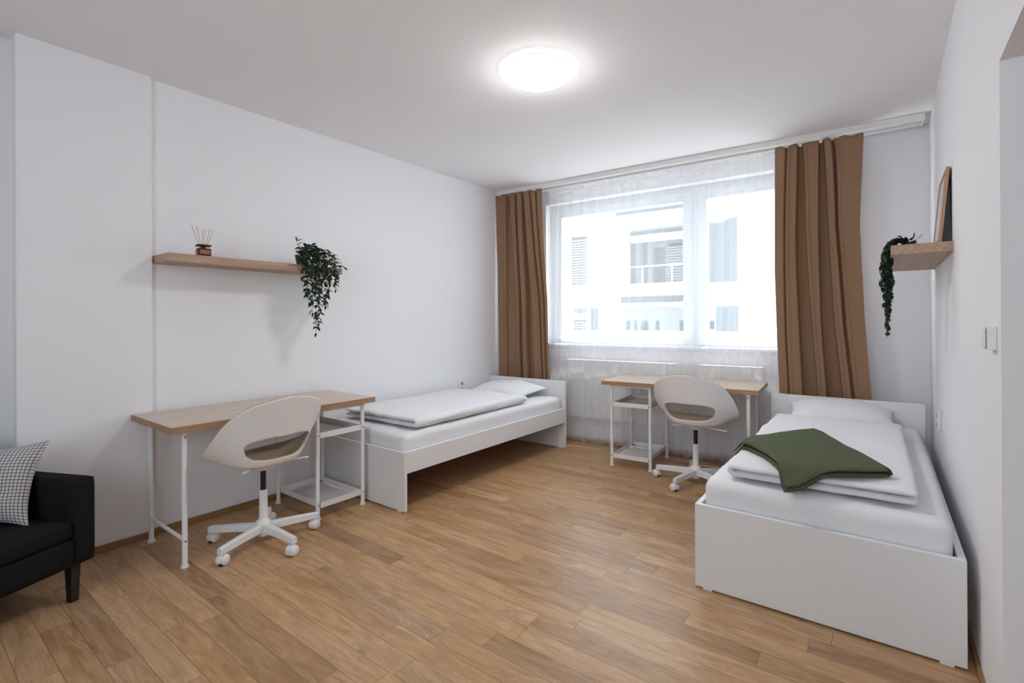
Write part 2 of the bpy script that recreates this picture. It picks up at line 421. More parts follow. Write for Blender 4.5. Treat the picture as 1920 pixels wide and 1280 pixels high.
def lerp_t(tab, q):
    for (a, va), (c, vc) in zip(tab, tab[1:]):
        if q <= c: return va+(vc-va)*max(0, min(1, (q-a)/(c-a)))
    return tab[-1][1]
def curtain(name, label, ledge, redge, folds, zt, zb, off, seed):
    """folds: list of (position 0..1 at the top, position at the bottom, depth at top, depth at bottom, half width top, bottom)"""
    def f(u, v):
        z = zb+(zt-zb)*v; q = 1-v
        l = lerp_t(ledge, z); r = lerp_t(redge, z); x = l+(r-l)*u
        y = off
        for (a0, b0, a1, b1, d0, d1) in folds:
            k = q**.55; pa = a0+(a1-a0)*k; pb = b0+(b1-b0)*k; d = d0+(d1-d0)*k
            wob = .012*nsmooth((seed+pa*9, z*1.3, 0), 1.0); e = .018
            sa = max(0, min(1, (u-pa-wob)/e+.5)); sb = max(0, min(1, (pb+wob-u)/e+.5))
            y += d*(sa*sa*(3-2*sa))*(sb*sb*(3-2*sb))
            # the cloth swells gently just beside each fold
            y -= .012*math.exp(-((u-pa+.022)/.022)**2)+.012*math.exp(-((u-pb-.022)/.022)**2)
        y += .006*nsmooth((u*3, z*1.1, seed), 1.0)+.004*nsmooth((u*9, z*2.2, seed+4), 1.0)
        zz = z
        if v > .97:
            zz += .010*math.sin(u*34+seed)*(v-.97)/.03*(.6+.4*math.sin(u*11))
        return WM @ Vector((x, y, zz))
    o = MB().grid(f, 260, 70).build(name, M_['curtain'], smooth=True)
    solid(o, .003, 0)
    return tag(o, label, 'curtain', 'tan curtains')
c1 = curtain('curtain', 'narrow tan curtain hanging in the left corner behind the left bed',
        [(.02, .045), (.65, .040), (1.85, .024), (2.62, -.0)], [(.02, .70), (.65, .668), (1.47, .652), (1.92, .617), (2.3, .600), (2.62, .594)],
        [(.24, .31, .15, .42, .05, .035), (.43, .47, .455, .50, .06, .085), (.57, .61, .59, .74, .06, .075), (.71, .745, .895, .93, .05, .03), (.85, .88, .965, .985, .04, .02)],
        2.618, .03, -.022, 1.3)
c2 = curtain('curtain', 'wide tan curtain hanging behind the right bed headboard',
        [(.02, 2.775), (.66, 2.765), (1.07, 2.75), (1.66, 2.735), (2.62, 2.742)], [(.02, 3.39), (.66, 3.357), (1.23, 3.32), (1.94, 3.293), (2.62, 3.32)],
        [(.27, .32, .27, .46, .06, .080), (.13, .15, .10, .115, .02, .02), (.52, .56, .54, .73, .06, .080), (.64, .67, .83, .86, .05, .030)],
        2.610, .03, -.012, 6.1)

def sheer_obj():
    t = thing('sheer_curtain', 'white sheer curtain veiling the whole window down to the floor', 'sheer curtain')
    rnd = random.Random(5)
    # irregular fine pleats: random phase-warped wave along x
    ks = [(7.3, 1.0), (15.1, 4.2), (27.7, 2.6), (51.0, .4)]
    X0, X1, Z0, Z1 = .60, 2.95, .014, H-.05
    def yoff(x, z):
        q = 1-(z-Z0)/(Z1-Z0)
        w = x+.05*nsmooth((x*1.6, z*.55, 2), 1.0)
        a = (.0035*math.sin(ks[0][0]*2*w+ks[0][1])*(.4+q) + .0045*math.sin(ks[1][0]*2*w+ks[1][1])*(.5+.6*q)
             + .0042*math.sin(ks[2][0]*2*w+ks[2][1]+1.5*nsmooth((x*3, z*.4, 7), 1.0)) + .0030*math.sin(ks[3][0]*2*w+ks[3][1])*(.4+q*.6))
        return .112+a
    def f(u, v):
        x = X0+(X1-X0)*u; z = Z0+(Z1-Z0)*v
        return WM @ Vector((x, yoff(x, z), z+(.008*math.sin(x*37)+.008*math.sin(x*61+1) if v < .01 else 0)))
    MB().grid(f, 1300, 40).build('voile', M_['sheer'], t, smooth=True)
    def g(u, v):
        x = X0+(X1-X0)*u; zz = Z1-.055+.018*v+.004*nsmooth((x*30, 0, 3), 1.0)
        return WM @ Vector((x, yoff(x, zz)-.0025, zz))
    MB().grid(g, 900, 3).build('heading_tape', M_['tape'], t, smooth=True)
    def h(u, v):
        x = X0+(X1-X0)*u; zz = Z0+.03+.03*v
        return WM @ Vector((x, yoff(x, zz)-.002, zz))
    MB().grid(h, 900, 3).build('hem', M_['sheer'], t, smooth=True)
sheer_obj()

# ------------------------------------------------------------------ radiator
rt = thing('radiator', 'long white panel radiator under the window behind the sheer', 'radiator')
m = MB(); m.box(.80, 2.62, WO-.075, WO-.058, .25, .83, .006, M=WM); m.box(.80, 2.62, WO-.022, WO-.012, .25, .83, .004, M=WM)
m.build('panel', M_['radiator'], rt)
m = MB()
for k in range(56):
    x = .84+k*.0316
    m.box(x, x+.016, WO-.0795, WO-.073, .29, .79, .0022, M=WM)
m.build('ribs', M_['radiator'], rt)
m = MB(); m.box(.795, 2.625, WO-.078, WO-.008, .826, .842, .003, M=WM)
m.build('top_grille', M_['radiator'], rt)
for x in (.792, 2.62): MB().box(x, x+.008, WO-.078, WO-.008, .25, .84, .002, M=WM).build('side_cover', M_['radiator'], rt)
m = MB(); m.tube([(2.56, WO-.04, .255), (2.56, WO-.04, 0)], .009, 10, M=WM); m.tube([(2.51, WO-.04, .255), (2.51, WO-.04, 0)], .009, 10, M=WM); m.build('pipe', M_['radiator'], rt, smooth=True)
for x in (1.0, 2.4):
    MB().box(x, x+.03, WO-.058, WO, .35, .75, .002, M=WM).build('bracket', M_['radiator'], rt)

# ------------------------------------------------------------------ shelves
def shelf(label, x0, x1, y0, y1, zt, th=.0478):
    o = MB().box(x0, x1, y0, y1, zt-th, zt, .0015, 1).build('wall_shelf', M_['oak_y'])
    return tag(o, label, 'shelf', 'floating wall shelves')
S1Z, S2Z = 1.6387, 1.6129
shelf('floating light oak shelf on the left wall above the desk', 0, .2362, -3.415, -2.303, S1Z)
shelf('floating light oak shelf on the right wall above the bed', W-.2362, W, -1.320, -.208, S2Z)

# ------------------------------------------------------------------ reed diffuser
dt = thing('reed_diffuser', 'small square amber reed diffuser with wooden sticks on the left shelf', 'diffuser', (.185, -3.215, S1Z), R(-12))
MB().box(-.037, .037, -.037, .037, 0, .046, .006, 3).build('bottle', M_['amber'], dt, smooth=True, angle=50)
MB().box(.0371, .0379, -.022, .030, .012, .036).build('label', M_['gold'], dt)
m = MB(); m.lathe([(0, .044), (.013, .044), (.013, .062), (0, .062)], 20); m.box(-.038, .038, -.038, .038, .060, .068, .002); m.build('cap', M_['black'], dt, smooth=True, angle=40)
for i, (dx, dy, hh) in enumerate([(-.012, -.058, .118), (.01, -.036, .116), (0, -.004, .098), (.008, .008, .1), (-.01, .036, .104), (.012, .050, .098)]):
    MB().tube([(dx*.08, dy*.08, .02), (dx, dy, .062+hh)], .0017, 8).build('reed', M_['reed'], dt, smooth=True)

# ------------------------------------------------------------------ trailing plants
def leaf_into(bm, p, d, up, ln, wd):
    """one pointed, folded leaf from p along d"""
    d = d.normalized(); s = d.cross(up)
    if s.length < 1e-4: s = Vector((1, 0, 0))
    s.normalize(); n = s.cross(d).normalized()
    rows = []
    for k, w in ((0, .05), (.22, .78), (.48, 1.0), (.75, .62), (1.0, .02)):
        c = p+d*ln*k-n*ln*.18*k*k
        rows.append((bm.verts.new(c-s*wd*w+n*wd*.25*w), bm.verts.new(c), bm.verts.new(c+s*wd*w+n*wd*.25*w)))
    for a, b2 in zip(rows, rows[1:]):
        bm.faces.new((a[0], a[1], b2[1], b2[0])); bm.faces.new((a[1], a[2], b2[2], b2[1]))
def plant(label, base, paths, seed, pot_r, pot_h, ln=.043, step=.025, clear=None):
    t = thing('trailing_plant', label, 'plant', base, 0, 'trailing plants on the shelves')
    MB().lathe([(0, 0), (pot_r*.8, 0), (pot_r, pot_h), (pot_r*.9, pot_h), (pot_r*.86, pot_h-.008), (0, pot_h-.008)], 24).build('pot', M_['black'], t, smooth=True, angle=40)
    rnd = random.Random(seed); lf = MB(); sm = MB()
    for pts in paths:
        # smooth the control polygon
        P = [Vector(p) for p in pts]; C = []
        for i in range(len(P)-1):
            p0, p1, p2, p3 = P[max(i-1, 0)], P[i], P[i+1], P[min(i+2, len(P)-1)]
            for k in range(12):
                q = k/12
                C.append(.5*((2*p1)+(p2-p0)*q+(2*p0-5*p1+4*p2-p3)*q*q+(3*p1-p0-3*p2+p3)*q**3))
        C.append(P[-1])
        C = [c+Vector((nsmooth(c, 18, seed)*.006, nsmooth(c, 18, seed+3)*.008, 0)) for c in C]
        sm.tube(C, .0012, 6)
        acc = 0; side = 1
        for a, c in zip(C, C[1:]):
            acc += (c-a).length
            if acc > step:
                acc = rnd.uniform(-.006, .004); tdir = (c-a).normalized()
                for sgn in (1, -1):
                    if rnd.random() < .12: continue
                    dr = (tdir*rnd.uniform(.3, .8)+Vector((rnd.uniform(-.2, .7)*(1 if clear is None else clear), sgn*rnd.uniform(.4, 1.1), rnd.uniform(-.55, .35)))).normalized()
                    leaf_into(lf.bm, c, dr, Vector((rnd.uniform(-.6, 1), rnd.uniform(-.6, .6), 1)).normalized(), ln*rnd.uniform(.65, 1.1), ln*.25*rnd.uniform(.8, 1.15))
        leaf_into(lf.bm, C[-1], (C[-1]-C[-2]).normalized(), Vector((1, 0, .3)), ln*.8, ln*.2)
    lo = lf.build('foliage', M_['leaf'], t, smooth=True); tag(lo, kind='stuff'); solid(lo, .0006, 0)
    sm.build('stems', M_['stem'], t, smooth=True)
    return t
PX, PY = .175, -2.585
rnd = random.Random(3); paths = []
for dy, zend in [(-.085, .03), (-.05, -.12), (-.035, -.20), (-.02, -.26), (0, -.33), (.01, -.25), (.03, -.47), (.045, -.40), (.055, -.30), (.075, -.22), (.10, -.28), (.13, -.25), (.155, -.20), (.185, -.16), (.20, -.06), (.225, -.05), (.24, .0), (.02, -.15), (.06, -.12), (.10, -.10), (.14, -.08), (-.03, -.05), (.17, -.12)]:
    xo = rnd.uniform(.085, .125); zt_ = rnd.uniform(.085, .14)
    s0 = (rnd.uniform(-.02, .02), rnd.uniform(-.02, .02), .05)
    pts = [s0, (xo*.35, dy*.35, zt_), (xo*.8, dy*.75, zt_*.75), (xo, dy*.92, .02)]
    if zend < 0: pts += [(xo+rnd.uniform(-.004, .02), dy*1.0+rnd.uniform(-.01, .01), zend*.5), (xo+rnd.uniform(-.01, .012), dy+rnd.uniform(-.012, .012), zend)]
    else: pts += [(xo*1.1, dy*1.05, zend)]
    paths.append(pts)
paths += [[(0, 0, .05), (.01, -.03, .13), (.03, -.05, .165)], [(0, 0, .05), (0, .03, .13), (.03, .06, .15)], [(0, 0, .05), (.03, .07, .13), (.05, .13, .115), (.07, .19, .08)]]
plant('bushy dark green trailing plant in a black pot on the left shelf', (PX, PY, S1Z), paths, 11, .042, .065)
rnd = random.Random(8); paths = []
for dy, xo, zend in [(-.04, -.085, -.16), (-.02, -.09, -.28), (0, -.085, -.35), (.02, -.09, -.44), (.03, -.08, -.25), (-.03, -.10, -.20), (.01, -.10, -.31), (0, -.075, -.22), (.03, -.095, -.14), (-.01, -.085, -.40), (.0, -.105, -.12), (.02, -.088, -.18), (-.02, -.08, -.10), (.01, -.095, -.24)]:
    pts = [(0, 0, .03), (xo*.5, dy*.5, .05), (xo*.93, dy*.9, .012), (xo+rnd.uniform(-.02, .008), dy, zend*.45), (xo+rnd.uniform(-.018, .012), dy+rnd.uniform(-.01, .01), zend)]
    paths.append(pts)
paths += [[(0, 0, .03), (.01, -.02, .055)], [(0, 0, .03), (-.03, .02, .06)], [(0, 0, .03), (.03, .0, .05)]]
plant('slim trailing plant spilling off the end of the right shelf', (W-.155, -1.12, S2Z), paths, 21, .028, .034, .042, .0155, -.6)

# ------------------------------------------------------------------ picture frame leaning on the right shelf
FW, FH, FT = .38, .370, .014
pf = thing('picture_frame', 'oak picture frame leaning against the right wall on its shelf', 'picture frame', (W-.046, -1.262, S2Z+.0005))
lean = RY(R(5.0))
m = MB(); fb = .020
m.box(-FT/2, FT/2, 0, fb, 0, FH, .0015, M=lean); m.box(-FT/2, FT/2, FW-fb, FW, 0, FH, .0015, M=lean)
m.box(-FT/2, FT/2, fb, FW-fb, 0, fb, .0015, M=lean); m.box(-FT/2, FT/2, fb, FW-fb, FH-fb, FH, .0015, M=lean)
m.build('frame', M_['frame_oak'], pf)
MB().box(-.002, .001, fb, FW-fb, fb, FH-fb, M=lean).build('mat_board', M_['paper'], pf)
m = MB(); m.box(.0015, FT/2+.003, .004, FW-.004, .004, FH-.004, M=lean); m.build('backing', M_['black'], pf)
# solid black wedge standing in for the shaded gap between frame and wall
m = MB(); m.prism([(FT/2+.004, .012), (.043, .001), (.043, .05), (FT/2+.030, FH-.06)], .012, FW-.03, M=RX(PI/2) @ Matrix.Diagonal((1, 1, -1, 1))); m.build('shade_wedge', M_['black'], pf)
MB().box(-.0042, -.003, fb, FW-fb, fb, FH-fb, M=lean).build('glazing', M_['glass'], pf)

# ------------------------------------------------------------------ sockets and switch
def socket(label, M):
    t = thing('wall_socket', label, 'socket', group='double wall sockets')
    t.matrix_world = M
    MB().box(-.041, .041, -.014, 0, -.060, .060, .005, 3).build('plate', M_['white_plastic'], t, smooth=True, angle=50)
    for z in (-.029, .029):
        w_ = MB().lathe([(0, 0), (.0195, 0), (.021, .003), (.0215, 0.0), (.0215, -.006), (0, -.006)], 32, M=T((0, -.0135, z)) @ RX(PI/2)).build('outlet', M_['white_plastic'], t, smooth=True, angle=40)
        MB().lathe([(0, 0), (.0165, 0), (.0165, .001), (0, .001)], 24, M=T((0, -.0166, z)) @ RX(PI/2)).build('recess', base_socket, w_)
base_socket = base_mat('socket_recess', (.30, .31, .31), .6)
socket('white double socket on the left wall beside the pillow', T((0, -.785, .583)) @ RZ(R(90)))
socket('white double socket on the right wall beside the bed', T((W, -.56, .638)) @ RZ(R(-90)))
sw = thing('light_switch', 'white light switch on the right wall near the doorway', 'light switch', (W, -2.40, 1.187))
MB().box(-.021, 0, -.040, .040, -.036, .036, .003, 2).build('housing', M_['white_plastic'], sw)
MB().box(-.028, -.020, -.030, .040, -.030, .030, .003, 2, M=RZ(R(-5))).build('rocker', M_['white_plastic'], sw)

# ------------------------------------------------------------------ desks
def desk(label, M, mirror):
    """local: x along the length (0..L), y depth (0 = room edge, D = wall edge); the tray tower at x=0 unless mirrored"""
    Ld, D, h, th = 1.2187, .594, .7254, .0334
    t = thing('desk', label, 'desk', group='desks with mesh tray towers'); t.matrix_world = M
    X = (lambda x: Ld-x) if mirror else (lambda x: x)
    def bx(mb, x0, x1, *a, **k):
        p, q = X(x0), X(x1); return mb.box(min(p, q), max(p, q), *a, **k)
    top = MB().box(0, Ld, 0, D, h-th, h, .0012, 1).build('tabletop', M_['oak_edge'], t)
    MB().box(.0015, Ld-.0015, .0015, D-.0015, h-.0005, h+.0004).build('top_surface', M_['desk_top'], top)
    r = .0128; f0, f1 = .045, D-.065
    def leg(x, y, collar=False):
        m = MB(); z1 = h-th-.003
        m.lathe([(0, 0), (.0195, 0), (.0195, .004), (.0145, .016), (r, .022), (r, z1), (0, z1)], 20, M=T((X(x), y, 0)))
        if collar: m.lathe([(r, .30), (.017, .30), (.017, .325), (r, .325)], 20, M=T((X(x), y, 0)))
        m.build('leg', M_['white_metal'], t, smooth=True, angle=40)
    a0, a1, e = .075, .408, Ld-.075
    for x in (a0, a1):
        for y in (f0, f1): leg(x, y)
    leg(e, f0); leg(e, f1, True)
    # tray tower
    for z in (.545, .105):
        m = MB(); x0, x1, y0, y1 = a0+.013, a1-.013, f0+.0, f1; lip = .036; th2 = .003
        bx(m, x0, x1, y0-.006, y0-.003, z-lip, z); bx(m, x0, x1, y1+.003, y1+.006, z-lip, z)
        bx(m, x0, x0+th2, y0-.006, y1+.006, z-lip, z); bx(m, x1-th2, x1, y0-.006, y1+.006, z-lip, z)
        rim = .03
        bx(m, x0, x1, y0-.003, y0+rim, z-lip, z-lip+.002); bx(m, x0, x1, y1-rim, y1+.003, z-lip, z-lip+.002)
        bx(m, x0, x0+rim, y0, y1, z-lip, z-lip+.002); bx(m, x1-rim, x1, y0, y1, z-lip, z-lip+.002)
        tray = m.build('tray', M_['white_metal'], t)
        # expanded-metal bottom: two crossing sets of fine bars
        m = MB(); ax, bx_, ay, by_ = x0+rim-.002, x1-rim+.002, y0+rim-.002, y1-rim+.002
        p = .0105; n = int((bx_-ax)/p)
        for k in range(n+1):
            xx = ax+k*(bx_-ax)/n; bx(m, xx-.0016, xx+.0016, ay, by_, z-lip, z-lip+.0015)
        n = int((by_-ay)/p)
        for k in range(n+1):
            yy = ay+k*(by_-ay)/n; bx(m, ax, bx_, yy-.0016, yy+.0016, z-lip, z-lip+.0015)
        m.build('tray_mesh', M_['white_metal'], tray)
    # rails under the top and the crossbar between the plain pair of legs
    for y in (f0, f1):
        m = MB(); bx(m, a0-.012, a1+.012, y-.012, y+.012, h-th-.018, h-th-.0005, bev=.002)
        for x, s in ((a0, 1), (a1, -1)):
            pts = [(0, 0), (.045, 0), (.02, -.008), (.008, -.022), (0, -.05)]
            Mx = T((X(x), y, h-th-.016)) @ Matrix.Diagonal((s*(-1 if mirror else 1), 1, 1, 1)) @ RX(PI/2)
            m.prism(pts, -.003, .003, M=Mx)
        m.build('tower_rail', M_['white_metal'], t)
    m = MB(); bx(m, e-.014, e+.014, f0-.012, f1+.012, h-th-.016, h-th-.0005, bev=.002); m.build('end_rail', M_['white_metal'], t)
    m = MB(); m.tube([(X(e), f0, .135), (X(e), f1, .135)], .0095, 14); m.build('crossbar', M_['white_metal'], t, smooth=True, angle=40)
    for x, y, z in ((e, f0, .133), (e, f0, h-th-.03), (a0, f0, .09), (a1, f0, .09), (a0, f0, .527), (a1, f0, .527)):
        MB().lathe([(0, .001), (.0048, 0), (.0048, -.003), (0, -.003)], 12, M=T((X(x), y-r-.0004, z)) @ RX(PI/2)).build('screw', M_['screw'], t)
    return t
# left desk: its room edge is at +x; local y runs to -x, local x runs along +y
desk('oak topped desk with white legs under the left shelf', T((.632, -3.5325, 0)) @ RZ(R(90)), True)
d2r = R(4.16); d2x, d2y = 1.4401, -.0023
RZ2 = RZ(d2r)
off2 = RZ2 @ Vector((0, -.594-.012, 0))
desk('oak edged desk standing under the window between the beds', T((d2x+off2.x, d2y+off2.y, 0)) @ RZ2, False)

# ------------------------------------------------------------------ swivel chairs
def shell_mesh():
    """one-piece bucket seat; local -y is the back, +y the front; z=0 is the seat"""
    PR = [(0, 0), (.30, -.004), (.48, 0), (.575, .016), (.63, .075), (.70, .22), (.79, .44), (.895, .73), (1, 1)]
    # resample the profile smoothly
    def prof(t):
        s = t*(len(PR)-1); i = min(int(s), len(PR)-2); q = s-i
        P = [Vector((*PR[max(0, min(len(PR)-1, i+k))], 0)) for k in (-1, 0, 1, 2)]
        v = .5*((2*P[1])+(P[2]-P[0])*q+(2*P[0]-5*P[1]+4*P[2]-P[3])*q*q+(3*P[1]-P[0]-3*P[2]+P[3])*q**3)
        return v.x, v.y
    def Hh(th):
        c = (1+math.cos(th))/2
        a = abs(th)/PI
        sg = lambda q: 1/(1+math.exp((q-.40)/.098))
        return .026+.358*sg(a)/sg(0)
    def pos(th, t):
        rho, ze = prof(t); hh = Hh(th)
        ax = .304; by = .285 if math.cos(th) > 0 else .25
        n = 2.0+.45*abs(math.cos(th))
        c, s = math.cos(th), math.sin(th)
        k = (abs(c)**n+abs(s)**n)**(-1/n)
        # the low wings flare further out than the tall back
        x = ax*rho*s*k; y = -by*rho*c*k
        z = ze*hh
        if math.cos(th) < 0: z -= .03*(-math.cos(th))**2*max(0, rho-.55)/.45   # front lip rolls down
        return Vector((x, y, z))
    def zof(th, t): return prof(t)[1]*Hh(th)
    hc, hz, ha, hb, hn = 0.0, .103, .86, .064, 2.9
    def fsup(th, z): return abs((th-hc)/ha)**hn+abs((z-hz)/hb)**hn
    NT, NR = 200, 72
    b = bmesh.new(); V = {}; inside = {}
    for i in range(NT):
        th = -PI+2*PI*i/NT
        for j in range(1, NR+1):
            t = j/NR; z = zof(th, t)
            ins = fsup(th, z) < 1 and t > .40
            V[i, j] = [th, t, ins]
    cen = b.verts.new(pos(0, 0))
    # cells wholly inside the slot are dropped; corners just inside are pulled onto its outline
    vert = {}
    def tof(th, z):
        lo, hi = .38, 1.0
        for _ in range(40):
            mid = (lo+hi)/2
            if zof(th, mid) < z: lo = mid
            else: hi = mid
        return (lo+hi)/2
    def getv(i, j):
        i %= NT
        if (i, j) not in vert:
            th, t, ins = V[i, j]
            if ins:
                z = zof(th, t); k = fsup(th, z)**(-1/hn); th2 = hc+(th-hc)*k; z2 = hz+(z-hz)*k
                vert[i, j] = b.verts.new(pos(th2, tof(th2, z2)))
            else: vert[i, j] = b.verts.new(pos(th, t))
        return vert[i, j]
    for i in range(NT):
        i2 = (i+1) % NT
        b.faces.new((cen, getv(i, 1), getv(i2, 1)))
        for j in range(1, NR):
            q = [(i, j), (i, j+1), (i2, j+1), (i2, j)]
            if sum(V[k][2] for k in q) >= 3 or (sum(V[k][2] for k in q) == 4): continue
            f = [getv(*k) for k in q]
            try: b.faces.new(f)
            except ValueError: pass
    bmesh.ops.remove_doubles(b, verts=b.verts, dist=.0006)
    bmesh.ops.recalc_face_normals(b, faces=b.faces)
    # outward = normals pointing down at the seat
    s = sum(f.normal.z*f.calc_area() for f in b.faces if abs(f.calc_center_median().x) < .1 and abs(f.calc_center_median().y) < .1)
    if s > 0: bmesh.ops.reverse_faces(b, faces=b.faces)
    return b
def chair(label, loc, heading, base_ang):
    t = thing('swivel_chair', label, 'chair', loc, 0, 'white shell swivel chairs')
    SZ = .462; rot = RZ(heading-PI/2)
    m = MB(); m.bm.free(); m.bm = shell_mesh()
    sh = m.build('seat_shell', [M_['offwhite'], M_['beige']], t, smooth=True, M=T((0, 0, SZ)) @ rot)
    solid(sh, .014, -1.0, material_offset=1, material_offset_rim=1, use_even_offset=True)
    sd = sh.modifiers.new('soft', 'SUBSURF'); sd.levels = 1; sd.render_levels = 1
    m = MB(); m.lathe([(0, -.004), (.105, -.004), (.11, -.010), (.095, -.022), (.04, -.034), (.028, -.05), (0, -.05)], 32, M=T((0, 0, SZ-.004)))
    m.build('seat_plate', M_['offwhite'], t, smooth=True, angle=40)
    m = MB(); m.tube([(.06, -.03, SZ-.022), (.21, -.06, SZ-.026), (.24, -.065, SZ-.028)], [.0045, .0045, .0062], 10, M=rot); m.build('lever', M_['white_plastic'], t, smooth=True)
    m = MB(); m.tube([(-.06, -.05, SZ-.020), (-.155, -.085, SZ-.022)], .006, 10, M=rot); m.build('lever', M_['white_plastic'], t, smooth=True)
    MB().lathe([(0, .28), (.0145, .28), (.0145, SZ-.045), (0, SZ-.045)], 20).build('gas_lift', M_['black'], t, smooth=True, angle=40)
    m = MB(); m.lathe([(0, .04), (.031, .04), (.033, .075), (.043, .085), (.045, .105), (.036, .122), (.0245, .132), (.0225, .14), (.0215, .295), (.016, .297), (0, .297)], 28)
    m.build('column', M_['white_plastic'], t, smooth=True, angle=40)
    for k in range(5):
        a = base_ang+k*2*PI/5; Ma = RZ(a)
        b = bmesh.new(); secs = []
        for x, w, zt, zb in ((.03, .021, .108, .066), (.16, .0185, .103, .066), (.285, .0155, .096, .062), (.300, .014, .093, .063)):
            secs.append([b.verts.new(p) for p in ((x, -w, zb), (x, w, zb), (x, w*.9, zt-.004), (x, w*.6, zt), (x, -w*.6, zt), (x, -w*.9, zt-.004))])
        for p, q in zip(secs, secs[1:]):
            for n in range(6): b.faces.new((p[n], p[(n+1) % 6], q[(n+1) % 6], q[n]))
        b.faces.new(secs[0][::-1]); b.faces.new(secs[-1]); bmesh.ops.recalc_face_normals(b, faces=b.faces)
        m = MB(); m._merge(b, Ma); m.build('leg', M_['white_plastic'], t)
        # twin-wheel caster
        ca = a+[1.9, .5, 2.6, 1.2, .2][k]; Mc = T(Ma @ Vector((.288, 0, 0))) @ RZ(ca)
        m = MB(); m.tube([(0, 0, .040), (0, 0, .066)], .006, 10, M=Mc)
        hood = [(.030*math.cos(q)-.012, .030*math.sin(q)+.0275) for q in [R(-20+20*n) for n in range(13)]]
        m.prism(hood, -.0105, .0105, M=Mc @ RX(PI/2), bev=.001)
        cst = m.build('caster', M_['white_plastic'], t, smooth=True, angle=40)
        for sgn in (1, -1):
            MB().lathe([(0, .0095), (.012, .0095), (.022, .006), (.0275, 0), (.0275, -.008), (.022, -.010), (0, -.010)], 28,
                       M=Mc @ T((-.012, sgn*.0205, .0275)) @ RX(-sgn*PI/2)).build('wheel', M_['white_plastic'], cst, smooth=True, angle=50)
        MB().box(-.004, .010, -.010, .010, .002, .020, .002, M=Mc).build('caster_gap', M_['black'], cst)
    return t
chair('white shell swivel chair pulled up to the left desk', (.618, -3.075, 0), R(183), R(4))
chair('white shell swivel chair pulled up to the desk under the window', (2.275, -.60, 0), R(90), R(41.8))

# ------------------------------------------------------------------ beds
def bed(label, loc, rz, BW, BL, bf, bh):
    t = thing('bed', label, 'bed', loc, rz, 'white single beds')
    p = .0226
    hd = MB().box(0, BW, BL-p, BL, .006, bh, .0015, 1).build('headboard', M_['white_lam'], t)
    ft = MB().box(0, BW, 0, p, .008, bf, .0015, 1).build('footboard', M_['white_lam'], t)
    for o_, y in ((ft, p/2), (hd, BL-p/2)):
        for x in (.035, BW-.075):
            MB().box(x, x+.04, y-p/2, y+p/2-.001, 0, .009).build('glide', M_['white_plastic'], o_)
    for x in (0, BW-p):
        MB().box(x, x+p, p, BL-p, .2529, bf, .0015, 1).build('side_rail', M_['white_lam'], t)
    m = MB()
    for k in range(14):
        y = .08+k*(BL-.2)/13.0; m.box(p, BW-p, y, y+.07, .285, .30, .003)
    m.box(BW/2-.03, BW/2+.03, p, BL-p, .253, .285)
    m.build('slat_base', M_['frame_oak'], t)
    return t
B1 = dict(x=.006, y=-2.3325, r=0, W=.9478, L=2.0244, f=.3926, h=.6531)
B2 = dict(x=2.7216, y=-2.0986, r=R(.36), W=.938, L=2.0286, f=.3887, h=.6602)
bed('low white single bed along the left wall', (B1['x'], B1['y'], 0), B1['r'], B1['W'], B1['L'], B1['f'], B1['h'])
bed('low white single bed along the right wall', (B2['x'], B2['y'], 0), B2['r'], B2['W'], B2['L'], B2['f'], B2['h'])
MZ = .502
def mattress(label, B, seed):
    M = T((B['x'], B['y'], 0)) @ RZ(B['r'])
    w, l = B['W'], B['L']
    def f(p):
        n = nsmooth(p, 5, seed)*.005+nsmooth(p, 14, seed+2)*.004
        q = p.copy()
        if p.z > MZ-.06: q.z += n
        if p.z < MZ-.02 and p.y < .06: q.y -= .004*nsmooth((p.x*3, 0, p.z*6), 4, seed)
        return q
    o = MB().rbox(.030, w-.030, .031, l-.034, .3005, MZ, .045, (36, 70, 10), f).build('mattress', M_['sheet'], smooth=True, M=M)
    tag(o, label, 'mattress', 'sheeted mattresses')
mattress('white sheeted mattress in the left bed', B1, 1.0)
mattress('white sheeted mattress in the right bed', B2, 5.0)

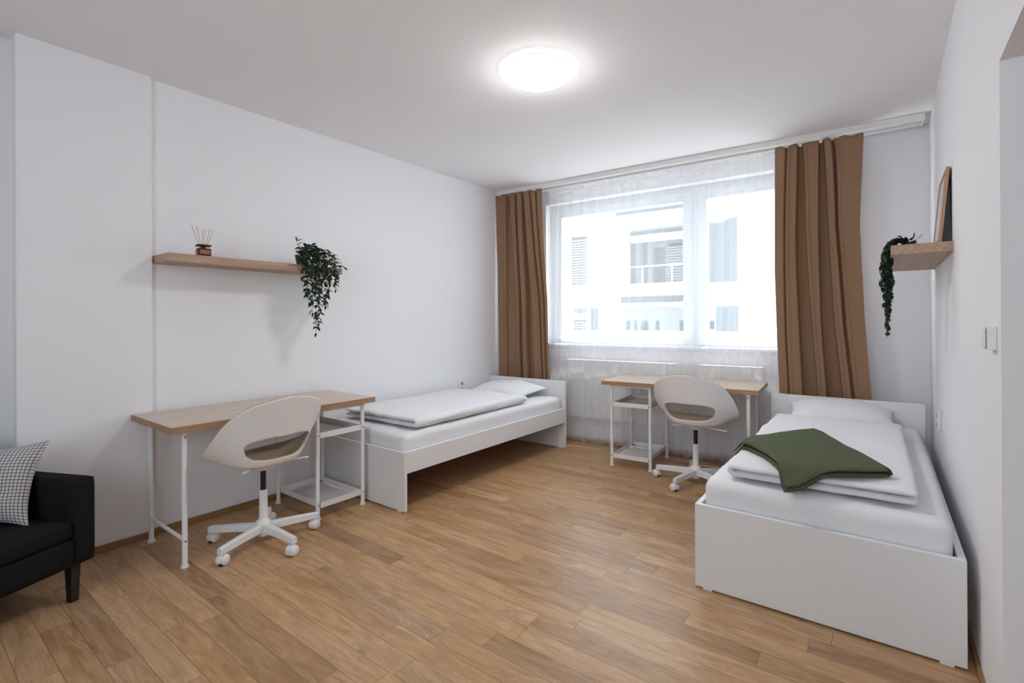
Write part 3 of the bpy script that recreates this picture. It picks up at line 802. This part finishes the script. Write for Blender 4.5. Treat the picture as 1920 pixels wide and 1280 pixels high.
def folded(name, mat, mp, h, zl, zu, label, cat, group=None, nu=60, nv=80, seed=0, inset=.02, amp=.006, edgepow=6, under=.0, uvscale=(1, 1)):
    """a quilt folded once along u=0: two layers joined by a fold. mp(u,v)->(x,y) plan, zl / zu: centre heights of the layers"""
    def section(s):          # s 0..1 : lower layer from u=1 to fold at u=0, around, upper layer back to u=1
        a = .46
        if s < a: return 1-s/a, 0.0
        if s > 1-a: return (s-(1-a))/a, 1.0
        return 0.0, (s-a)/(1-2*a)
    b = bmesh.new(); uvl = b.loops.layers.uv.new('UVMap')
    NS = nu*2; rows = []
    for side in (0, 1):
        rr = []
        for i in range(NS+1):
            s = i/NS; u, lay = section(s)
            r_ = []
            for j in range(nv+1):
                v = j/nv
                x, y = mp(u, v)
                ang = lay*PI
                x2, y2 = mp(min(1, u+.01), v); dx, dy = x2-x, y2-y; dl = math.hypot(dx, dy) or 1; dx, dy = dx/dl, dy/dl
                half = (zu(x, y)-zl(x, y))/2
                zc = (zu(x, y)+zl(x, y))/2
                zz = zc-half*math.cos(ang); bul = half*math.sin(ang)
                x -= dx*bul; y -= dy*bul
                e = max(0, 1-abs(2*v-1)**(edgepow*3))**.5
                eu = max(0, 1-max(0, u*2-1)**(edgepow*3))**.5
                t_ = h*e*eu*(1+.25*nsmooth((x*7, y*7, lay*3+seed), 1.0))
                # outward normal of the section
                nx, nz = -math.sin(ang), -math.cos(ang)
                sg = 1 if side == 0 else -1
                wz = amp*nsmooth((x*3.2, y*3.2, seed), 1.0)+amp*.6*nsmooth((x*8, y*8, seed+5), 1.0) if lay > .5 else amp*.3*nsmooth((x*6, y*6, seed+2), 1.0)
                wv = .006*nsmooth((x*5, y*5, seed+lay*4), 1.0)
                r_.append((Vector((x+sg*t_*nx*dx+wv, y+sg*t_*nx*dy+wv*.7, zz+sg*t_*nz+wz)), (u*uvscale[0], v*uvscale[1])))
            rr.append(r_)
        rows.append(rr)
    V = [[[b.verts.new(p[0]) for p in r_] for r_ in rr] for rr in rows]
    def face(vs, uvs):
        f = b.faces.new(vs)
        for lp, q in zip(f.loops, uvs): lp[uvl].uv = q
    for k in (0, 1):
        for i in range(NS):
            for j in range(nv):
                ids = [(i, j), (i+1, j), (i+1, j+1), (i, j+1)]
                if k: ids = ids[::-1]
                face([V[k][a][c] for a, c in ids], [rows[k][a][c][1] for a, c in ids])
    for i in range(NS):
        for j in (0, nv):
            face([V[0][i][j], V[0][i+1][j], V[1][i+1][j], V[1][i][j]], [rows[0][i][j][1], rows[0][i+1][j][1], rows[1][i+1][j][1], rows[1][i][j][1]])
    for i in (0, NS):
        for j in range(nv):
            face([V[0][i][j], V[0][i][j+1], V[1][i][j+1], V[1][i][j]], [rows[0][i][j][1], rows[0][i][j+1][1], rows[1][i][j+1][1], rows[1][i][j][1]])
    bmesh.ops.remove_doubles(b, verts=b.verts, dist=.0002)
    bmesh.ops.recalc_face_normals(b, faces=b.faces)
    me = bpy.data.meshes.new(name); b.to_mesh(me); b.free(); me.materials.append(mat)
    for p in me.polygons: p.use_smooth = True
    o = bpy.data.objects.new(name, me); COL.objects.link(o)
    return tag(o, label, cat, group)
def quad(A, B_, C, D):
    """u 0..1 from A-D side to B-C side, v from A to D"""
    def mp(u, v):
        x = (A[0]*(1-v)+D[0]*v)*(1-u)+(B_[0]*(1-v)+C[0]*v)*u
        y = (A[1]*(1-v)+D[1]*v)*(1-u)+(B_[1]*(1-v)+C[1]*v)*u
        return x, y
    return mp
DT = .0185
z_lo = lambda x, y: MZ+DT+.011; z_up = lambda x, y: MZ+3*DT+.0105
# right bed: fold along the room side (u=0)
folded('duvet', M_['duvet'], quad((2.875, -2.03), (3.535, -2.00), (3.515, -.49), (2.84, -.49)), DT, z_lo, z_up,
       'folded white duvet lying under the green blanket on the right bed', 'duvet', 'folded duvets', seed=3.0, amp=.010)
folded('duvet', M_['duvet'], quad((.872, -2.19), (.10, -2.20), (.06, -.87), (.862, -.86)), DT, z_lo, z_up,
       'folded white duvet lying on the left bed', 'duvet', 'folded duvets', seed=9.0, amp=.010)

# pillows
def pillow(label, M, a, c, Tt, seed, mat, cat='pillow', name='pillow', flat=.45, group=None, uv=False, conc=.07, wr=1.0):
    b = bmesh.new(); n = 40; uvl = b.loops.layers.uv.new('UVMap')
    V = {}
    def P(u, v, s):
        x = a*u*(1-conc*(1-v*v)*u*u); y = c*v*(1-conc*(1-u*u)*v*v)
        e = max(0, (1-abs(u)**2.6)*(1-abs(v)**2.6))**.62
        z = Tt*e*(1 if s > 0 else -flat)
        p = Vector((x, y, z))
        w = nsmooth((x*6, y*6, s), 1.0+0, seed)*.010*e*wr+nsmooth((x*16, y*16, s), 1.0, seed+3)*.004*e*wr
        p.z += w*(1 if s > 0 else .4)
        return p
    for s in (1, -1):
        for i in range(n+1):
            for j in range(n+1):
                u = math.sin((2*i/n-1)*PI/2); v = math.sin((2*j/n-1)*PI/2)
                if s < 0 and (i in (0, n) or j in (0, n)): V[s, i, j] = V[1, i, j]
                else: V[s, i, j] = b.verts.new(P(u, v, s))
    for s in (1, -1):
        for i in range(n):
            for j in range(n):
                ids = [(i, j), (i+1, j), (i+1, j+1), (i, j+1)]
                if s < 0: ids = ids[::-1]
                f = b.faces.new([V[s, p, q] for p, q in ids])
                for lp, (p, q) in zip(f.loops, ids):
                    lp[uvl].uv = (.5+.5*math.sin((2*p/n-1)*PI/2), .5+.5*math.sin((2*q/n-1)*PI/2))
    m = MB(); m.bm.free(); m.bm = b
    o = m.build(name, mat, smooth=True, M=M)
    return tag(o, label, cat, group)
pillow('plump white pillow at the head of the left bed', T((.425, -.585, MZ+.052)) @ RZ(R(-4)) @ RX(R(6)), .335, .245, .088, 2.0, M_['pillow'], group='white bed pillows')
pillow('white pillow lying against the headboard of the right bed', T((3.175, -.285, MZ+.062)) @ RZ(R(3)) @ RX(R(10)), .315, .215, .096, 7.0, M_['pillow'], group='white bed pillows')

# green knitted blanket: folded, thrown askew over the right duvet
def bl_h(x, y):
    top = MZ+4*DT+.017; low = MZ+.016
    k = 1/(1+math.exp(-(x-2.822)*75)); k2 = 1/(1+math.exp(-(y+2.065)*70))
    return low+(top-low)*k*k2
BA, BB, BC, BD = (3.445, -1.90), (3.10, -1.17), (2.795, -1.70), (3.10, -2.125)   # right corner, top, left, bottom
def bmap(u, v):
    # u from the fold (right/top side) towards the left/bottom side, v from the near side to the far side
    A, D = BA, BB; B_, C = BD, BC
    x = (A[0]*(1-v)+D[0]*v)*(1-u)+(B_[0]*(1-v)+C[0]*v)*u
    y = (A[1]*(1-v)+D[1]*v)*(1-u)+(B_[1]*(1-v)+C[1]*v)*u
    bow = 4*v*(1-v)*u*u*.028
    return x+bow*.8, y+bow
folded('blanket', M_['knit'], bmap, .0095, lambda x, y: bl_h(x, y)+.006, lambda x, y: bl_h(x, y)+.027,
       'folded green knitted blanket thrown across the right bed', 'blanket', nu=50, nv=70, seed=4.0, amp=.005, uvscale=(3.2, 4.0))

# ------------------------------------------------------------------ armchair/sofa with cushion
th = R(24.5)
# local frame: x runs along the seat front towards the viewer, y points forward out of the seat
SM = T((.545, -3.80, 0)) @ Matrix(((math.sin(th), math.cos(th), 0, 0), (-math.cos(th), math.sin(th), 0, 0), (0, 0, 1, 0), (0, 0, 0, 1)))
so = thing('sofa', 'charcoal upholstered sofa with black legs at the left edge', 'sofa')
SL, SD = 1.30, .60
for x in (0, SL-.085):
    MB().rbox(x, x+.085, -SD, 0, .17, .548, .014, (4, 14, 10)).build('armrest', M_['sofa'], so, smooth=True, M=SM)
MB().rbox(.085, SL-.085, -SD+.02, -.006, .17, .290, .010, (20, 10, 4)).build('seat_base', M_['sofa'], so, smooth=True, M=SM)
MB().rbox(.088, SL-.088, -SD+.12, -.004, .291, .372, .024, (30, 20, 6)).build('seat_cushion', M_['sofa'], so, smooth=True, M=SM)
MB().rbox(.086, SL-.086, -SD+.0, -SD+.13, .291, .70, .025, (24, 6, 14)).build('backrest', M_['sofa'], so, smooth=True, M=SM)
for x in (.065, SL-.065):
    for y in (-.05, -SD+.06):
        b = bmesh.new(); bmesh.ops.create_cube(b, size=1)
        for v in b.verts:
            k = .040 if v.co.z > 0 else .029
            v.co = Vector((x+v.co.x*k, y+v.co.y*k, .17 if v.co.z > 0 else 0))
        m = MB(); m._merge(b, SM); m.build('leg', M_['dark_wood'], so)
# checked cushion standing on the seat, leaning back against the backrest corner
pc = SM @ Vector((.345, -.245, .372))
Mcush = T(pc) @ RZ(R(27)) @ RX(R(62)) 
CUSH = pillow('checked black and white cushion standing on the sofa', T((.300, -4.115, .538)) @ RZ(R(50)) @ RX(R(68)) @ RZ(R(0)), .192, .188, .066, 3.0, M_['check'], 'cushion', 'cushion', flat=.8, conc=.18, wr=2.6)

# ------------------------------------------------------------------ outside: the block across the street
bd = thing('apartment_building', 'white apartment block with balconies across the street outside the window', 'building')
m = MB()
Y0 = 9.0
def F(mb, x0, x1, z0, z1, y0, y1): return mb.box(x0+.52, x1+.52, Y0+y0, Y0+y1, z0, z1, M=WM)
F(m, -9, -2.78, -4, 4.5, 0, 3); F(m, -2.78, -.35, 1.93, 2.24, -.25, 3); F(m, -2.78, -.35, -4, 1.72, .25, 3); F(m, -2.78, -.35, 1.72, 1.93, .2, 3)
F(m, -.35, .60, -4, 4.5, -.3, 3); F(m, .60, 5, -4, 4.4, -.27, 3)
m.build('wall', M_['facade'], bd)
m = MB(); F(m, -2.78, -.35, 1.93, 4.0, 1.3, 1.5); m.build('loggia_wall', M_['loggia'], bd)
m = MB(); F(m, -2.9, -.35, 3.98, 4.18, -.25, 3); m.build('balcony_slab', M_['facade'], bd)
m = MB(); F(m, -2.66, -.35, 4.18, 4.31, -.22, 3); m.build('roof_edge', M_['facade_grey'], bd)
m = MB(); F(m, -2.5, -.35, 3.52, 3.72, .6, .7); m.build('beam', M_['facade'], bd)
m = MB(); F(m, -2.78, -.35, 2.70, 2.73, -.22, -.18)
for x in (-2.7, -1.9, -1.1, -.45): F(m, x, x+.03, 2.24, 2.70, -.22, -.18)
m.build('railing', M_['facade'], bd)
for x0, x1, z0, z1, y, mt in ((-2.05, -1.72, 2.24, 3.40, 1.26, 'facade_glass'), (-2.75, -2.62, 2.24, 3.80, 1.26, 'facade_grey'), (-2.42, -2.26, 2.24, 3.6, 1.26, 'slat')):
    m = MB(); F(m, x0, x1, z0, z1, y, y+.05); m.build('balcony_door', M_[mt], bd)
def blind(x0, x1, z0, z1, y, pitch=.078):
    m = MB(); F(m, x0, x1, z0, z1, y, y+.04); o = m.build('window', M_['facade_glass'], bd)
    m = MB(); n = int((z1-z0)/pitch)
    for k in range(n): F(m, x0-.02, x1+.02, z0+k*pitch, z0+k*pitch+pitch*.62, y-.05, y-.015)
    m.build('blind', M_['blind'], o)
blind(-4.15, -3.64, 2.28, 3.76, -.02); blind(-1.58, -.60, 2.26, 3.50, 1.26); blind(-4.08, -3.68, .92, 1.25, -.02)
m = MB(); F(m, -2.66, -.35, 1.73, 1.91, .17, .21); m.build('recess', M_['slat'], bd)
for x0, x1, z0, z1, y, mt in ((-4.05, -3.66, 1.45, 1.60, -.03, 'facade_grey'), (-3.52, -3.30, .93, 1.60, -.03, 'slat'), (-2.50, -2.42, .95, 1.22, .22, 'facade_glass'), (-2.28, -2.2, .95, 1.22, .22, 'slat'), (-2.08, -1.88, .95, 1.22, .22, 'facade_glass'), (-1.66, -1.56, .95, 1.22, .22, 'facade_glass'), (-1.0, -.88, .95, 1.22, .22, 'facade_glass'), (-.28, .0, 1.0, 1.22, -.33, 'facade_glass')):
    m = MB(); F(m, x0, x1, z0, z1, y, y+.05); m.build('window', M_[mt], bd)
m = MB(); F(m, -2.6, -.36, .5, 1.60, .235, .255); m.build('grey_panel', M_['loggia'], bd)
m = MB(); F(m, -.26, .54, 2.18, 3.78, -.33, -.28); m.build('grey_panel', M_['facade_grey'], bd)
m = MB(); F(m, .04, .56, .5, 1.58, -.33, -.28); m.build('grey_panel', M_['facade_grey'], bd)
struct(MB().box(-14, 14, 1.2, 16, -4.2, -4, M=WM), 'ground', M_['asphalt'])

# ------------------------------------------------------------------ light
w = bpy.data.worlds.new('sky'); sc.world = w; w.use_nodes = True
bg = w.node_tree.nodes['Background']; bg.inputs[0].default_value = (.86, .94, 1.0, 1); bg.inputs[1].default_value = 2.2
ld = bpy.data.lights.new('sun', 'SUN'); ld.energy = 13.5; ld.angle = R(1); ld.color = (1, .97, .93)
so_ = bpy.data.objects.new('sun', ld); COL.objects.link(so_); so_.rotation_euler = (WM.to_3x3() @ Vector((-.12, -1, -4.42))).to_track_quat('-Z', 'Y').to_euler()
pl = bpy.data.lights.new('window_portal', 'AREA'); pl.shape = 'RECTANGLE'; pl.size = OX1-OX0; pl.size_y = OZ1-OZ0
try: pl.cycles.is_portal = True
except Exception: pass
po = bpy.data.objects.new('window_portal', pl); COL.objects.link(po)
po.matrix_world = WM @ T(((OX0+OX1)/2, .53, (OZ0+OZ1)/2)) @ RX(R(-90))

pl2 = pl.copy(); pl2.size = 1.9; pl2.size_y = 1.6
po2 = bpy.data.objects.new('window_portal', pl2); COL.objects.link(po2)
po2.matrix_world = T((2.65, YF-.21, 1.60)) @ RX(R(90))

# ------------------------------------------------------------------ camera
cam = bpy.data.cameras.new('camera'); co = bpy.data.objects.new('camera', cam); COL.objects.link(co)
cam.sensor_width = 36; cam.lens = 921.1675*36/1920
cam.shift_y = -40.3938/1920
yaw, pitch, roll = R(37.2264), R(.0692), R(-.3049)
fw = Vector((-math.sin(yaw)*math.cos(pitch), math.cos(yaw)*math.cos(pitch), math.sin(pitch)))
ri = Vector((math.cos(yaw), math.sin(yaw), 0)); up = ri.cross(fw)
ri, up = ri*math.cos(roll)+up*math.sin(roll), up*math.cos(roll)-ri*math.sin(roll)
Mx = Matrix((ri, up, -fw)).transposed().to_4x4(); Mx.translation = (3.4339, -4.4394, 1.2460)
co.matrix_world = Mx
cam.clip_start = .05
sc.camera = co

vs = sc.view_settings
vs.view_transform = 'Standard'; vs.look = 'None'; vs.gamma = 1; vs.use_curve_mapping = False
vs.exposure = 1.24
cy = sc.cycles
cy.max_bounces = 8; cy.diffuse_bounces = 6; cy.glossy_bounces = 3; cy.transparent_max_bounces = 16; cy.transmission_bounces = 4
cy.adaptive_threshold = .025
cy.sample_clamp_indirect = 6.0
cy.use_denoising = True
